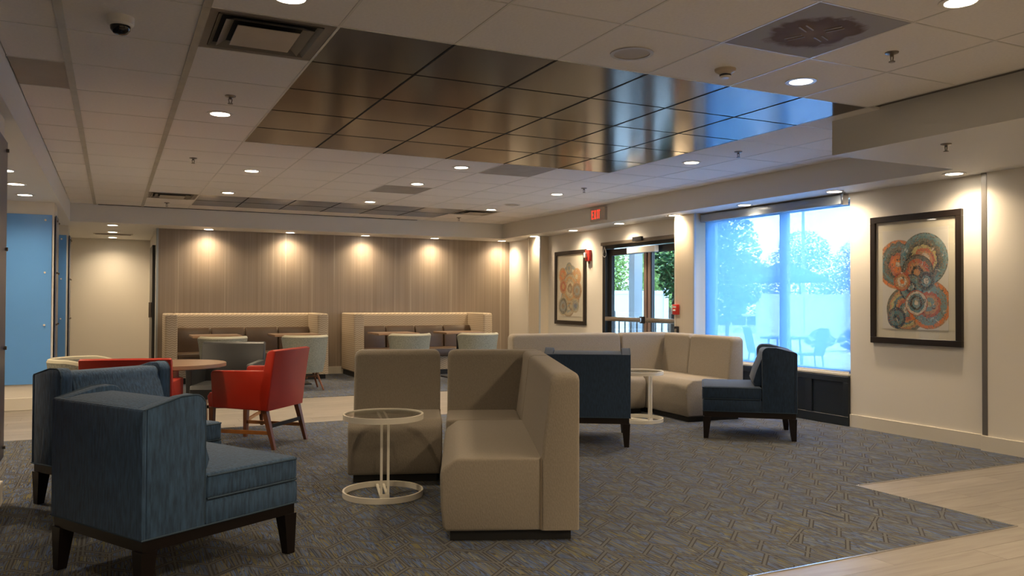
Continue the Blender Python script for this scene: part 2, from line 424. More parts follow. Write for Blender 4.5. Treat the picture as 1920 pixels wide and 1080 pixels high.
# soffits
sbox('ceiling_soffit_right', white_paint, FX, XW, -1.5, YB, SOF, CZ+.02)
sbox('ceiling_soffit_back', white_paint, -2.6, FX, FY, 16.6, SOF, CZ+.02)
sbox('ceiling_soffit_left', white_paint, -2.6, XL, -1.5, FY, SOF, CZ+.02)
sbox('ceiling_drop_beam', white_paint, 4.83, FX, -1.5, 4.42, SOF, CZ+.02)

# ------------------------------------------------------------------ ceiling tiles and grid
GX = [-.55, -.241, .377, .995, 1.613, 2.231, 2.849, 3.467, 4.085, 4.703, 5.321, 5.939, 6.20]
GY = [3.99+.657*k for k in range(-5, 15)]; GY[-1] = FY
cache = {}
def ctile(i, j, mat, name='ceiling_tile', lab=None, drop=0):
    x0, x1, y0, y1 = GX[i], GX[i+1], GY[j], GY[j+1]; g = .006
    key = (round(x1-x0, 3), round(y1-y0, 3), mat.name)
    if key in cache: o = bpy.data.objects.new(name, cache[key]); COL.objects.link(o); o.parent = slab
    else: o = B().box(g, x1-x0-g, g, y1-y0-g, 0, .018, .002, 1).make(name, mat, slab, smooth=False); cache[key] = o.data
    o.location = (x0, y0, CZ)
    if lab: o['label'] = lab
special = {}
for i in range(12):
    for j in range(len(GY)-1):
        if GX[i] > 4.6 and GY[j+1] < 4.4: continue
        ymid = (GY[j]+GY[j+1])/2
        k = j-5
        if 3 <= i <= 8 and 0 <= k <= 4: ctile(i, j, brown_tile, 'brown_panel', 'dark brown glossy ceiling panel')
        elif 3 <= i <= 8 and 11 <= k <= 12: ctile(i, j, brown_tile, 'brown_panel', 'brown glossy panel of the far strip')
        elif (i, k) in ((2, 0), (2, 11), (9, 11), (6, -2)): continue
        elif (i, k) in ((7, 5), (6, 8)): ctile(i, j, tile_grey, lab='grey dusty ceiling tile')
        elif (i, k) in ((0, 2),): ctile(i, j, tile_stain, lab='discoloured patch of ceiling tile')
        else: ctile(i, j, tile_white)
for i, x in enumerate(GX[1:-1], 1):
    wide = i in (1, 2); inb = 4 <= i <= 8
    segs = [(GY[0], GY[5]), (GY[5], GY[10]), (GY[10], GY[16]), (GY[16], GY[18]), (GY[18], FY)]
    w = .019 if wide else .0065
    for n_, (a, b_) in enumerate(segs):
        if x > 4.84 and n_ == 0: continue
        m_ = grid_dark if wide else (dark_void if (inb and n_ in (1, 3)) else grid_m)
        if x > 4.84 and n_ == 1: a = 4.43
        B().box(x-w, x+w, a+.001, b_-.001, CZ-(.006 if wide else .002), CZ+.004).make('grid_bar', m_, slab, smooth=False)
for j, y in enumerate(GY[1:-1], 1):
    k = j-5
    for (a, b_, inb) in ((GX[0], GX[3], 0), (GX[3], GX[9], 1), (GX[9], GX[12], 0)):
        if inb == 0 and a > 4 and y < 4.43: continue
        dk = inb and (0 < k < 5 or k == 12)
        B().box(a+.001, b_-.001, y-.005, y+.005, CZ-.0015, CZ+.0045).make('grid_bar', dark_void if dk else grid_m, slab, smooth=False)
# dark gaps seen between tiles and fascia
B().box(XL+.35, 4.6, FY-.012, FY-.001, CZ-.008, CZ+.001).make('grid_bar', dark_void, slab, smooth=False)

# ------------------------------------------------------------------ windows, door
win = struct(B().box(XW+.02, XW+.155, 5.86, 8.20, .50, .56).box(XW+.11, XW+.155, 5.86, 8.20, 2.24, 2.30).box(XW+.11, XW+.155, 5.86, 5.91, .56, 2.24)
             .box(XW+.11, XW+.155, 8.04, 8.20, .56, 2.24).make('window_1', M('blue grey frame', (.22, .30, .36), .5), smooth=False))
B().box(XW+.10, XW+.15, 6.82, 6.93, .56, 2.24).make('mullion', win.data.materials[0], win, smooth=False)
for a, b_ in ((5.91, 6.82), (6.93, 8.04)): B().box(XW+.13, XW+.136, a, b_, .56, 2.24).make('pane', glass_m, win, smooth=False)
B().box(XW-.02, XW+.02, 5.87, 8.19, .505, .53, .003, 1).make('sill', white_enamel, win, smooth=False)
sh = thing('roller_shade', 'translucent blue roller shade pulled down over the large window', 'blind')
B().box(XW+.000, XW+.0025, 5.862, 8.19, .535, 2.26).make('shade_fabric', shade_m, sh, smooth=False)
B().box(XW-.006, XW+.010, 5.875, 8.19, .53, .548, .003, 1).make('hem_bar', white_plastic, sh)
B().box(XW-.085, XW-.003, 5.90, 8.085, 2.235, 2.325, .006, 2).make('valance', M('satin valance', (.36, .40, .44), .25), sh)
B().box(XW-.09, XW-.003, 5.872, 5.899, 2.225, 2.335, .004, 1).make('end_bracket', steel, sh)
wn = thing('wainscot', 'black panelled wainscot under the window', 'panelling')
B().box(XW-.011, XW, 5.862, 8.088, .007, .50).make('back_board', wains, wn, smooth=False)
for a, b_ in ((5.862, 5.93), (6.34, 6.42), (6.87, 6.95), (7.40, 7.48), (8.02, 8.088)): B().box(XW-.03, XW-.012, a, b_, .10, .44, .003, 1).make('stile', wains, wn, smooth=False)
B().box(XW-.03, XW-.012, 5.862, 8.088, .44, .50, .003, 1).make('rail', wains, wn, smooth=False)
B().box(XW-.035, XW-.012, 5.862, 8.088, 0.007, .10, .004, 1).make('rail', wains, wn, smooth=False)

colm = M('column wallcovering', (.60, .53, .42), .6, var=.06, scale=(1, 30, .05), nscale=12)
def wall_column(name, y0, y1):
    c = sbox(name, colm, XW-.17, XW, y0, y1, 0, SOF)
    B().box(XW-.176, XW-.15, y0-.004, y0+.02, .13, SOF-.001).make('corner_trim', M('corner trim', (.42, .46, .50), .4), c, smooth=False)
    B().box(XW-.176, XW-.15, y1-.02, y1+.004, .13, SOF-.001).make('corner_trim', base_paint, c, smooth=False)
    B().box(XW-.186, XW-.17, y0, y1, 0, .13).make('base', base_paint, c, smooth=False)
wall_column('trim_3', 8.09, 8.48); wall_column('trim_4', 12.17, 12.60)

door = struct(B().box(XW-.02, XW+.14, 10.36, 10.44, 0, 2.13).box(XW-.02, XW+.14, 8.27, 8.35, 0, 2.13).box(XW-.02, XW+.14, 8.35, 10.36, 2.03, 2.13).make('door_1', black_m, smooth=False))
def leaf(y0, y1):
    l = B().box(XW+.03, XW+.08, y0, y0+.09, .02, 2.02).box(XW+.03, XW+.08, y1-.09, y1, .02, 2.02).box(XW+.03, XW+.08, y0+.09, y1-.09, 1.925, 2.02).box(XW+.03, XW+.08, y0+.09, y1-.09, .02, .25).make('door_leaf', black_m, door, smooth=False)
    B().box(XW+.053, XW+.058, y0+.09, y1-.09, .25, 1.925).make('pane', door_glass, l, smooth=False)
    return l
lf1 = leaf(9.36, 10.355); lf2 = leaf(8.355, 9.35)
meet = M('pinkish bronze stile', (.42, .33, .29), .3, metal=.6)
B().box(XW+.02, XW+.03, 9.37, 9.43, .02, 2.0).make('meeting_stile', meet, lf1, smooth=False)
B().box(XW+.02, XW+.03, 9.28, 9.34, .02, 2.0).make('meeting_stile', meet, lf2, smooth=False)
for lf, a, b_ in ((lf1, 9.42, 10.33), (lf2, 8.40, 9.30)):
    B().box(XW-.05, XW-.01, a, b_, .955, 1.02, .008, 2).make('push_bar', steel, lf)
    B().box(XW-.03, XW+.03, a-.02, a+.05, .94, 1.035, .004, 1).make('latch_case', black_m, lf)
B().box(XW-.07, XW-.021, 8.36, 10.42, 2.075, 2.125, .004, 1).make('operator_cover', M('dull bronze', (.22, .19, .16), .3, metal=.8), door)
B().box(XW-.075, XW-.005, 9.05, 9.72, 1.925, 2.01, .006, 1).make('closer_box', white_plastic, door)
B().box(XW-.10, XW-.06, 9.33, 9.55, 2.09, 2.15, .005, 1).make('closer_arm', black_m, door)
lp = B().tube([(XW-.03, 10.37-.05*math.sin(a)*(1.2-math.cos(a))*.6, 2.06-.075*(1-math.cos(a))) for a in [i*2*PI/14 for i in range(15)]], .0045).make('cable_loop', white_plastic, door)

d2 = struct(B().box(.575, .619, 14.45, 15.45, 0, 2.13).make('door_2', black_m, smooth=False))
B().box(.53, .574, 14.55, 14.62, .95, 1.2, .004, 1).make('door_handle', chrome, d2)

# ------------------------------------------------------------------ left wall columns with glass panels
def glass_column(name, x0, y0, y1, lab, side_m, front_m):
    c = struct(B().box(x0, -.605, y0, y1, 0, SOF).make(name, paint, smooth=False))
    B().box(x0-.01, -.59, y0-.015, y1+.015, 0, .14, .004, 1).make('base', base_paint, c, smooth=False)
    for (f, m_) in (('front', front_m), ('side', side_m)):
        if f == 'front':
            g = B().box(x0+.03, -.625, y0-.022, y0-.012, .29, 2.2, .002, 1).make('glass_panel', m_, c, smooth=False)
        else:
            g = B().box(-.593, -.583, y0+.03, y1-.03, .29, 2.2, .002, 1).make('glass_panel', m_, c, smooth=False)
        q = B()
        for t in range(4):
            z = .36+t*1.78/3
            if f == 'front':
                for x in (x0+.09, -.69): q.cyl((x, y0-.013, z), (x, y0-.036, z), .011)
            else:
                k = max(2, int((y1-y0)/.7)+1)
                for u in range(k):
                    y = y0+.10+(y1-y0-.2)*u/(k-1); q.cyl((-.592, y, z), (-.568, y, z), .011)
        q.make('standoff', white_enamel if f == 'front' else chrome, g)
    return c
glass_column('trim_5', -1.15, 1.2, 5.84, '', blue_glass_b, blue_glass_b)
glass_column('trim_6', -1.22, 10.62, 11.15, '', blue_glass_b, blue_glass)
glass_column('trim_7', -1.22, 13.85, 14.35, '', blue_glass_b, blue_glass)
ot = thing('wall_outlet', 'pale outlet cover low on the dark blue glass column', 'outlet', (-.583, 5.35, .55))
B().box(0, .006, -.035, .035, -.06, .06, .002, 1).make('cover_plate', white_plastic, ot)
for z in (-.025, .025): B().box(.006, .009, -.017, .017, z-.014, z+.014, .002, 1).make('socket', base_paint, ot)

# ------------------------------------------------------------------ lamps
def spot(loc, e, size, blend=.7, col=WARM, tilt=None):
    l = bpy.data.lights.new('lamp_light', 'SPOT'); l.energy = e; l.spot_size = R(size); l.spot_blend = blend; l.color = col; l.shadow_soft_size = .05
    return l
wide_l = spot(None, LAMP_W, 150, 1.0); wash_l = spot(None, LAMP_W*.36, 95, .8); back_l = spot(None, LAMP_W*.30, 88, .9, WARM2); corr_l = spot(None, LAMP_W*.24, 95, .8, WARM2)
_dl = None
def downlight(x, y, z, label, light, group):
    global _dl
    if _dl is None:
        _dl = thing('downlight', label, 'ceiling light', (x, y, z), 0, group)
        B().ring(.068, .092, -.006, .0, 32).make('trim_ring', white_plastic, _dl)
        B().disc(.0675, -.002, 28).make('lens', lens_m, _dl, smooth=False)
        d = _dl
    else: d = copy_thing(_dl, label, (x, y, z), 0, group)
    o = bpy.data.objects.new('lamp_light', light); COL.objects.link(o); o.parent = d; o.location = (0, 0, -.02)
    return d
G1, G2, G3, G4 = 'downlights in the tiled ceiling', 'downlights along the window wall soffit', 'wall washing downlights above the banquettes', 'downlights over the left corridor'
for x, y, lab in ((.70, 3.70, 'downlight cut by the top edge beside the square air diffuser'), (.69, 6.26, 'downlight left of the big brown ceiling panel, below a sprinkler'),
                  (1.30, 8.89, 'downlight just beyond the left front corner of the big brown panel'), (1.30, 10.85, 'downlight above the left end of the far brown strip'),
                  (3.17, 7.66, 'downlight close behind the brown panel, left of a grey tile'), (3.17, 8.99, 'downlight beside the middle grey ceiling tile'),
                  (3.17, 10.93, 'downlight over the middle of the far brown strip'), (5.05, 11.03, 'downlight above the right end of the far brown strip'),
                  (5.05, 9.03, 'downlight in blue tinted tiles near the exit sign'), (5.05, 6.35, 'downlight right of the blue reflecting end of the brown panel'),
                  (3.78, 3.70, 'large downlight between the stained vent and the brown panel'), (3.41, 2.39, 'largest downlight cut by the top right picture edge')):
    downlight(x, y, CZ, lab, wide_l, G1)
for y, lab in ((4.56, 'soffit downlight above the large framed art'), (5.84, 'soffit downlight above the right end of the window'), (7.12, 'soffit downlight above the middle of the window'),
               (8.40, 'soffit downlight lighting the column between window and door'), (9.66, 'soffit downlight above the glass doors'), (10.94, 'soffit downlight above the small framed art'),
               (12.25, 'soffit downlight in front of the far narrow column')):
    downlight(6.41, y, SOF, lab, wash_l, G2)
for x, lab in ((1.336, 'first wall washer from the left above the back wall'), (2.585, 'second wall washer from the left above the back wall'), (3.84, 'middle wall washer above the back wall'),
               (5.09, 'fourth wall washer from the left above the back wall'), (6.40, 'wall washer in the right corner of the back wall')):
    downlight(x, 13.50, SOF, lab, back_l, G3)
for x, y, lab in ((-.84, 9.96, 'nearest downlight in front of the blue column'), (-.84, 9.06, 'second downlight before the blue column'), (-.84, 8.14, 'downlight partly behind the dark glass column'),
                  (-.01, 13.43, 'first downlight of the corridor row at the back left'), (-.01, 14.82, 'second downlight of the corridor row at the back left'), (-.01, 16.11, 'last downlight against the corridor end wall')):
    downlight(x, y, SOF, lab, corr_l, G4)
fill_l = spot(None, LAMP_W*2.6, 160, 1.0)
for x, y in ((.7, 1.0), (3.4, .4), (5.4, 1.2), (1.8, -.6), (-1.6, 3.0), (-1.6, 7.0)):       # unseen fill lights added behind and beside the camera to brighten the near room
    o = bpy.data.objects.new('fill_light', fill_l); COL.objects.link(o); o.location = (x, y, SOF-.03)

# ------------------------------------------------------------------ ceiling fittings
def diffuser(x0, x1, y0, y1, lab):
    d = thing('air_diffuser', lab, 'vent', ((x0+x1)/2, (y0+y1)/2, CZ))
    a, b_ = (x1-x0)/2-.008, (y1-y0)/2-.008
    B().box(-a, a, -b_, b_, .015, .019).make('duct', dark_void, d, smooth=False)
    def fr(ax, ay, bx, by, z0, z1):
        q = B(); P = [[(-ax, -ay), (ax, -ay), (ax, ay), (-ax, ay)], [(-bx, -by), (bx, -by), (bx, by), (-bx, by)]]
        v0 = [q.b.verts.new((*p, z0)) for p in P[0]]; v1 = [q.b.verts.new((*p, z1)) for p in P[1]]
        for i in range(4): q.b.faces.new((v0[i], v0[(i+1) % 4], v1[(i+1) % 4], v1[i]))
        ex = bmesh.ops.solidify(q.b, geom=q.b.faces[:], thickness=.0025)
        bmesh.ops.recalc_face_normals(q.b, faces=q.b.faces)
        return q
    fr(a, b_, a-.05, b_-.05, 0, .001).make('frame', vent_m, d, smooth=False)
    fr(a-.052, b_-.052, a-.075, b_-.075, -.004, .014).make('louvre', vent_m, d, smooth=False)
    fr(a-.09, b_-.09, a-.135, b_-.135, -.012, .012).make('louvre', vent_m, d, smooth=False)
    B().box(-a+.15, a-.15, -b_+.15, b_-.15, -.016, -.012, .002, 1).make('centre_plate', vent_m, d, smooth=False)
diffuser(GX[2], GX[3], GY[5], GY[6], 'large square stepped air diffuser beside the brown ceiling panel')
diffuser(GX[2], GX[3], GY[16], GY[17], 'far left air diffuser at the start of the far brown strip')
diffuser(GX[9], GX[10], GY[16], GY[17], 'dark slotted air diffuser right of the far brown strip')
def stained_vent():
    m = M('sooty return panel', (.2, .2, .2), .75); g = N(m); v = g.coord(); sp_ = g.n('SeparateXYZ'); g.t.links.new(v, sp_.inputs[0])
    d = g.math('SQRT', g.math('ADD', g.math('POWER', g.math('MULTIPLY', sp_.outputs[0], 3.9), 2.0), g.math('POWER', g.math('MULTIPLY', sp_.outputs[1], 4.2), 2.0)))
    n = g.noise(v, 7, 4, 1.2).outputs[0]
    dd = g.math('ADD', d, g.math('MULTIPLY', g.math('SUBTRACT', n, .5), .8))
    g.t.links.new(g.ramp(dd, [(0, (.21, .155, .115)), (.5, (.15, .10, .07)), (.8, (.115, .075, .05)), (.95, (.30, .29, .30)), (1.0, (.34, .34, .37))]), g.bsdf().inputs['Base Color'])
    d_ = thing('return_vent', 'sooty stained square return vent with a round dark smudge', 'vent', (3.158, 3.005, CZ))
    B().box(-.30, .30, -.32, .32, -.002, .004, .002, 1).make('plate', m, d_, smooth=False)
    sl = M('sooty slot', (.33, .29, .26), .5)
    for k in range(4):
        ang = k*PI/2+.4
        for t in (-.018, .018):
            q = B().box(.055, .145, t-.0035, t+.0035, -.006, -.002)
            for v_ in q.b.verts: v_.co = Matrix.Rotation(ang, 3, 'Z') @ v_.co
            q.make('louvre', sl, d_, smooth=False)
stained_vent()
def sprinkler(x, y, z, lab, proto=[None]):
    if proto[0]: copy_thing(proto[0], lab, (x, y, z)); return
    s = thing('fire_sprinkler', lab, 'sprinkler', (x, y, z), 0, 'ceiling fire sprinklers'); proto[0] = s
    B().lathe([(0, 0), (.036, 0), (.034, -.006), (.018, -.011), (0, -.011)], 20).make('escutcheon', chrome, s)
    q = B().cyl((0, 0, -.011), (0, 0, -.024), .010); q.cyl((-.012, 0, -.022), (-.006, 0, -.05), .003, n=6); q.cyl((.012, 0, -.022), (.006, 0, -.05), .003, n=6)
    q.make('frame', chrome, s)
    B().cyl((0, 0, -.050), (0, 0, -.054), .017).make('deflector', chrome, s)
for x, y, z, lab in ((.69, 5.68, CZ, 'sprinkler left of the big brown panel, above a lit downlight'), (.68, 8.34, CZ, 'sprinkler in the plain tiles at middle left'), (.67, 12.38, CZ, 'sprinkler below the far left air diffuser'),
                     (5.07, 12.34, CZ, 'sprinkler below the far dark slotted diffuser'), (5.07, 8.40, CZ, 'sprinkler between two downlights near the exit sign'), (5.06, 5.70, CZ, 'sprinkler near the right corner of the brown panel'),
                     (3.78, 3.05, CZ, 'sprinkler just right of the stained return vent'), (5.16, 3.73, SOF, 'sprinkler under the lowered beam at the right')): sprinkler(x, y, z, lab)
dc = thing('security_camera', 'white dome security camera with black eye on the ceiling', 'camera', (.02, 4.33, CZ))
B().lathe([(0, 0), (.062, 0), (.060, -.035), (.050, -.045), (0, -.045)], 28).make('housing', white_plastic, dc)
B().lathe([(.046, -.045), (.044, -.062), (.030, -.080), (0, -.088)], 24).make('dome', M('smoked dome', (.006, .007, .01), .06), dc)
sd = thing('smoke_detector', 'small white smoke detector with a dark ring near the brown panel', 'smoke detector', (3.196, 3.71, CZ))
B().lathe([(0, 0), (.062, 0), (.058, -.014), (.034, -.028), (0, -.028)], 28).make('base', M('beige plastic', (.55, .47, .38), .4), sd)
B().lathe([(.032, -.028), (.032, -.044), (.022, -.052), (0, -.052)], 24).make('sensor_cap', white_plastic, sd)
B().ring(.0325, .034, -.040, -.032, 24).make('sensor_slot', black_m, sd)
def speaker(x, y, lab):
    s = thing('ceiling_speaker', lab, 'speaker', (x, y, CZ))
    B().ring(.098, .118, -.006, 0, 36).make('rim', M('speaker rim', (.50, .48, .47), .4), s)
    B().disc(.098, -.002, 36).make('grille', M('speaker grille', (.47, .42, .36), .6), s, smooth=False)
speaker(2.535, 3.70, 'round flush ceiling speaker near the front edge of the brown panel'); speaker(5.05, 10.33, 'faint round ceiling speaker between far right downlights')
cv = thing('corridor_vent', 'long flat vent in the corridor ceiling at back left', 'vent', (0, 15.3, SOF))
B().box(-.30, .30, -.11, .11, -.006, 0, .002, 1).make('frame', vent_m, cv, smooth=False)
for k in range(5): B().box(-.27, .27, -.08+k*.04-.006, -.08+k*.04+.006, -.010, -.006).make('slat', tile_grey, cv, smooth=False)

ex = thing('exit_sign', 'EXIT sign in red letters on the soffit above the glass doors', 'sign', (FX, 9.835, 2.478))
B().box(-.045, 0, -.195, .195, -.095, .095, .005, 1).make('housing', exit_face, ex)
def letter(ch, y, parent):
    q = B(); t = .016; h = .062; w = .042; x0, x1 = -.0475, -.0455
    bx = lambda a, b_, c, d: q.box(x0, x1, min(y-a, y-b_), max(y-a, y-b_), c, d)
    if ch == 'E': bx(0, t, -h, h); bx(t, w+.012, h-t, h); bx(t, w+.004, -t/2, t/2); bx(t, w+.012, -h, -h+t)
    if ch == 'I': bx(.012, .012+t, -h, h)
    if ch == 'T': bx(0, w+.012, h-t, h); bx(.019, .019+t, -h, h-t)
    if ch == 'X':
        for s_ in (-1, 1):
            v = [q.b.verts.new((x, yy, zz)) for x in (x0, x1) for yy, zz in ((y, s_*h), (y-t*1.15, s_*h), (y-w-.012, -s_*h), (y-w-.012+t*1.15, -s_*h))]
            q.b.faces.new(v[:4]); q.b.faces.new(v[4:][::-1])
            for i in range(4): q.b.faces.new((v[i], v[4+i], v[4+(i+1) % 4], v[(i+1) % 4]))
        bmesh.ops.recalc_face_normals(q.b, faces=q.b.faces)
    q.make('letter', exit_red, parent, smooth=False, label='red letter '+ch)
for i, ch in enumerate('EXIT'): letter(ch, .15-[0, .068, .135, .172][i], ex)

fa = thing('fire_alarm', 'red fire alarm horn with white strobe beside the small framed art', 'fire alarm', (XW, 10.84, 1.955))
B().box(-.05, 0, -.055, .055, -.085, .085, .006, 2).make('housing', red_plastic, fa)
B().box(-.085, -.05, .0, .05, -.035, .045, .008, 2).make('strobe', white_plastic, fa)
B().box(-.03, -.005, -.02, .02, -.125, -.085, .004, 1).make('bracket', chrome, fa)
ps = thing('fire_pull_station', 'red fire pull station on the lit column beside the doors', 'fire alarm', (XW-.17, 8.44, 1.145))
B().box(-.045, -.001, -.055, .035, -.065, .065, .005, 2).make('housing', red_plastic, ps)
B().box(-.055, -.045, -.035, .02, -.02, .0, .003, 1).make('pull_handle', white_plastic, ps)
B().box(-.047, -.0452, -.04, .025, .022, .045).make('label_plate', white_plastic, ps, smooth=False)
B().box(-.05, -.001, .035, .052, -.06, .06, .004, 1).make('cover_hinge', M('clear plastic edge', (.5, .55, .6), .1), ps)
lk = thing('card_reader', 'small black and silver reader below the fire pull station', 'reader', (XW-.17, 8.43, .87))
B().box(-.03, -.001, -.035, .035, -.06, .06, .004, 1).make('housing', black_m, lk)
B().box(-.034, -.03, -.02, .02, -.02, .03, .002, 1).make('face_plate', steel, lk)

# ------------------------------------------------------------------ framed art
def framed(yc, zc, w, h, fwid, mat_, lab, gap):
    p = thing('framed_art', lab, 'picture', (XW-.001, yc, zc))
    for (a, b_, c, d) in ((-w/2, w/2, h/2-fwid, h/2), (-w/2, w/2, -h/2, -h/2+fwid)): B().box(-.035, 0, a, b_, c, d, .003, 1).make('frame_rail', frame_black, p, smooth=False)
    for s_ in (-1, 1):
        a = s_*w/2; b_ = s_*(w/2-fwid); B().box(-.035, 0, min(a, b_), max(a, b_), -h/2+fwid, h/2-fwid, .003, 1).make('frame_rail', frame_black, p, smooth=False)
    B().box(-.015, -.002, -w/2+fwid, w/2-fwid, -h/2+fwid, h/2-fwid).make('mat_board', mat_board, p, smooth=False)
    B().box(-.0185, -.0155, -w/2+fwid+gap, w/2-fwid-gap, -h/2+fwid+gap*1.1, h/2-fwid-gap*1.1).make('print', mat_, p, smooth=False)
    B().box(-.026, -.024, -w/2+fwid, w/2-fwid, -h/2+fwid, h/2-fwid).make('glazing', gl_art, p, smooth=False)
gl_art = bpy.data.materials.new('picture glass'); gl_art.use_nodes = True; clear_glass(gl_art, (.97, .97, .97), .12, .01)
O1, O2, T1, T2, DK, DB, CR, GR, YE, RD = (.75, .20, .03), (.55, .26, .11), (.08, .22, .26), (.16, .30, .33), (.025, .035, .035), (.015, .05, .09), (.66, .58, .46), (.10, .12, .11), (.50, .44, .18), (.50, .10, .04)
# the wall faces -x, so picture-left is +y
art_big = art_material('ring print', [(.085, -.28, .215, [CR, T2, T1, RD, O2, T1, YE, O2, GR, DK]), (-.15, -.235, .225, [YE, T2, O2, RD, T2, T2, O1, O2]),
    (.17, .14, .235, [CR, O1, O1, RD, DK, GR, T1, GR, O1, O2]), (-.095, .175, .25, [CR, CR, O2, RD, YE, DK, GR, T1, T2, DK]), (-.03, .06, .17, [O2, DK, O2, RD, GR, DK]),
    (.03, -.08, .13, [T2, DB, T1, T2, DB]), (-.12, -.02, .09, [CR, T2, DK, GR]), (.13, -.02, .09, [O1, CR, O2, RD]), (-.02, -.22, .12, [CR, T2, DK, T1, CR, RD]), (.19, -.36, .10, [DB, T1, DB])], (.68, .66, .60), .88)
framed(5.118, 1.463, .95, 1.21, .058, art_big, 'large framed print of overlapping colourful rings right of the window', .075)
P1, P2, P3, P4, P5 = (.62, .34, .12), (.50, .42, .28), (.28, .33, .33), (.30, .20, .12), (.66, .60, .42)
art_small = art_material('pale ring print', [(.0, .06, .31, [P2, P5, P1, P2, P4, P5, P3, P2]), (.05, -.26, .22, [P4, P5, P3, P2, P4]), (-.10, -.18, .20, [P5, P1, P2, P4]), (.12, -.16, .17, [P4, P2, P1, P3]), (-.12, .06, .16, [P5, P1, P4, P2]), (.24, .20, .13, [P1, O1, P1]), (-.21, .17, .14, [P5, P1, O2, P1]), (.03, .31, .10, [P3, P2, P3]), (.0, -.02, .25, [P2, P4, P5, P2, P1, P2, P4]),
    (-.22, -.05, .15, [P4, P3, P4, O2]), (.22, -.30, .16, [P4, P3, GR, P2]), (-.17, -.29, .12, [(.12, .2, .35), P3, P2]), (.22, .02, .12, [P1, RD, O2])], (.68, .64, .54), .75)
framed(11.415, 1.465, .98, 1.19, .062, art_small, 'smaller framed watercolour of rings left of the glass doors', .06)

# ------------------------------------------------------------------ lounge chairs (front = +x)
def lounge_chair(label, loc, rz, fab=denim, pipe=denim_pipe):
    t = thing('lounge_chair', label, 'armchair', loc, rz, 'wood framed lounge chairs')
    D, Wd = .82, .74; x0, x1, hw = -D/2, D/2, Wd/2; wx = x0+.30
    B().box(x0+.012, x1-.012, -hw+.012, hw-.012, .195, .245).make('base_rail', dark_wood, t, smooth=False)
    for sx in (-1, 1):
        for s_ in (-1, 1):
            cx_, cy_ = sx*(D/2-.04), s_*(hw-.04)
            B().taper((cx_, cy_, .197), (cx_+sx*.012, cy_+s_*.006, 0), .072, .042).make('leg', dark_wood, t, smooth=False)
    B().box(x0+.022, wx, -hw+.078, hw-.078, .247, .355).box(wx+.002, x1, -hw, hw, .247, .355, .012, 2).make('seat_base', fab, t)
    # wings with a top that climbs to the front
    for s_ in (-1, 1):
        y0, y1 = (hw-.075, hw) if s_ > 0 else (-hw, -hw+.075)
        pr_ = [(x0+.021, .247), (wx, .247)] + arc(wx-.055, .775, .055, 0, 90, 5) + [(wx-.12, .826), (x0+.021, .787)]
        w = B().prism(pr_, y0, y1, 'y', .008, 2).make('side_wing', fab, t)
        ye = y1-.004 if s_ > 0 else y0+.004
        B().tube([(x0+.012, ye, .26), (x0+.012, ye, .785), (wx-.12, ye, .827)]+[(a, ye, c) for a, c in arc(wx-.055, .775, .053, 90, 0, 5)]+[(wx-.002, ye, .26)], .0045).make('piping', pipe, w)
    B().prism([(x0, .247), (x0+.0205, .247), (x0+.0205, .787), (x0+.008, .786), (x0, .776)], -hw, hw, 'y', .006, 2).make('back_panel', fab, t)
    # back cushion, reclined
    bc = B().prism([(x0+.0215, .476), (wx+.06, .476), (wx+.075, .52), (wx+.045, .62), (wx-.005, .74)] + arc(wx-.06, .755, .05, 0, 90, 4) + [(x0+.09, .800), (x0+.0215, .788)], -hw+.077, hw-.077, 'y', .008, 2).make('back_cushion', fab, t)
    # seat cushion
    sc = B()
    sc.box(wx+.002, x1+.004, -hw+.002, hw-.002, .357, .474, .022, 3).box(x0+.022, wx, -hw+.078, hw-.078, .357, .474)
    scm = sc.make('seat_cushion', fab, t)
    for z in (.362, .462):
        e = .002
        B().tube([(wx+.01, -hw+e, z), (x1-.01, -hw+e, z), (x1+.002, -hw+.014, z), (x1+.002, hw-.014, z), (x1-.01, hw-e, z), (wx+.01, hw-e, z)], .0045).make('piping', pipe, scm)
    B().tube([(x0+.001, -hw, .249), (x1-.001, -hw, .249), (x1, hw, .249), (x0, hw, .249)], .004, True).make('piping', pipe, t)
    return t
A = lounge_chair('nearest denim blue lounge chair turned away at the lower left', (.292, 4.21, FZ), R(29.4))
copy_thing(A, 'denim blue lounge chair behind the nearest one, facing right', (.10, 5.60, FZ), R(-57))
Cc = lounge_chair('dark navy lounge chair seen from behind beside the beige sectional', (3.87, 6.34, FZ), R(58), navy, navy_pipe)
copy_thing(Cc, 'navy lounge chair in profile near the window wainscot', (5.39, 5.95, FZ), R(141))

# ------------------------------------------------------------------ modular sofas
SD, BH, BT = .72, .87, .15
def loft_back(pts, w0, w1, r0=.05, r1=.05, swap=False):
    q = B(); top = max(p_[1] for p_ in pts); xm = sum(p_[0] for p_ in pts)/len(pts); rb = .018
    ds = [0, .003, .008, .016, .028, .042, .06]
    secs = [(w0+d, d, r0) for d in ds]+[(w1-d, d, r1) for d in reversed(ds)]
    rings = []
    for (y, d, r_) in secs:
        dz = (r_-math.sqrt(max(0, r_*r_-(r_-d)**2))) if d < r_ else 0
        e = (rb-math.sqrt(max(0, rb*rb-(rb-d)**2))) if d < rb else 0
        ring = []
        for (x, z) in pts:
            k = max(0, (z-(top-.12))/.12); xx = x+(e if x < xm else -e)
            ring.append(q.b.verts.new((y, xx, z-dz*k) if swap else (xx, y, z-dz*k)))
        rings.append(ring)
    m_ = len(pts); fs = [q.b.faces.new(rings[0]), q.b.faces.new(rings[-1][::-1])]
    for i in range(len(rings)-1):
        for j in range(m_): fs.append(q.b.faces.new((rings[i][j], rings[i][(j+1) % m_], rings[i+1][(j+1) % m_], rings[i+1][j])))
    bmesh.ops.recalc_face_normals(q.b, faces=fs)
    return q
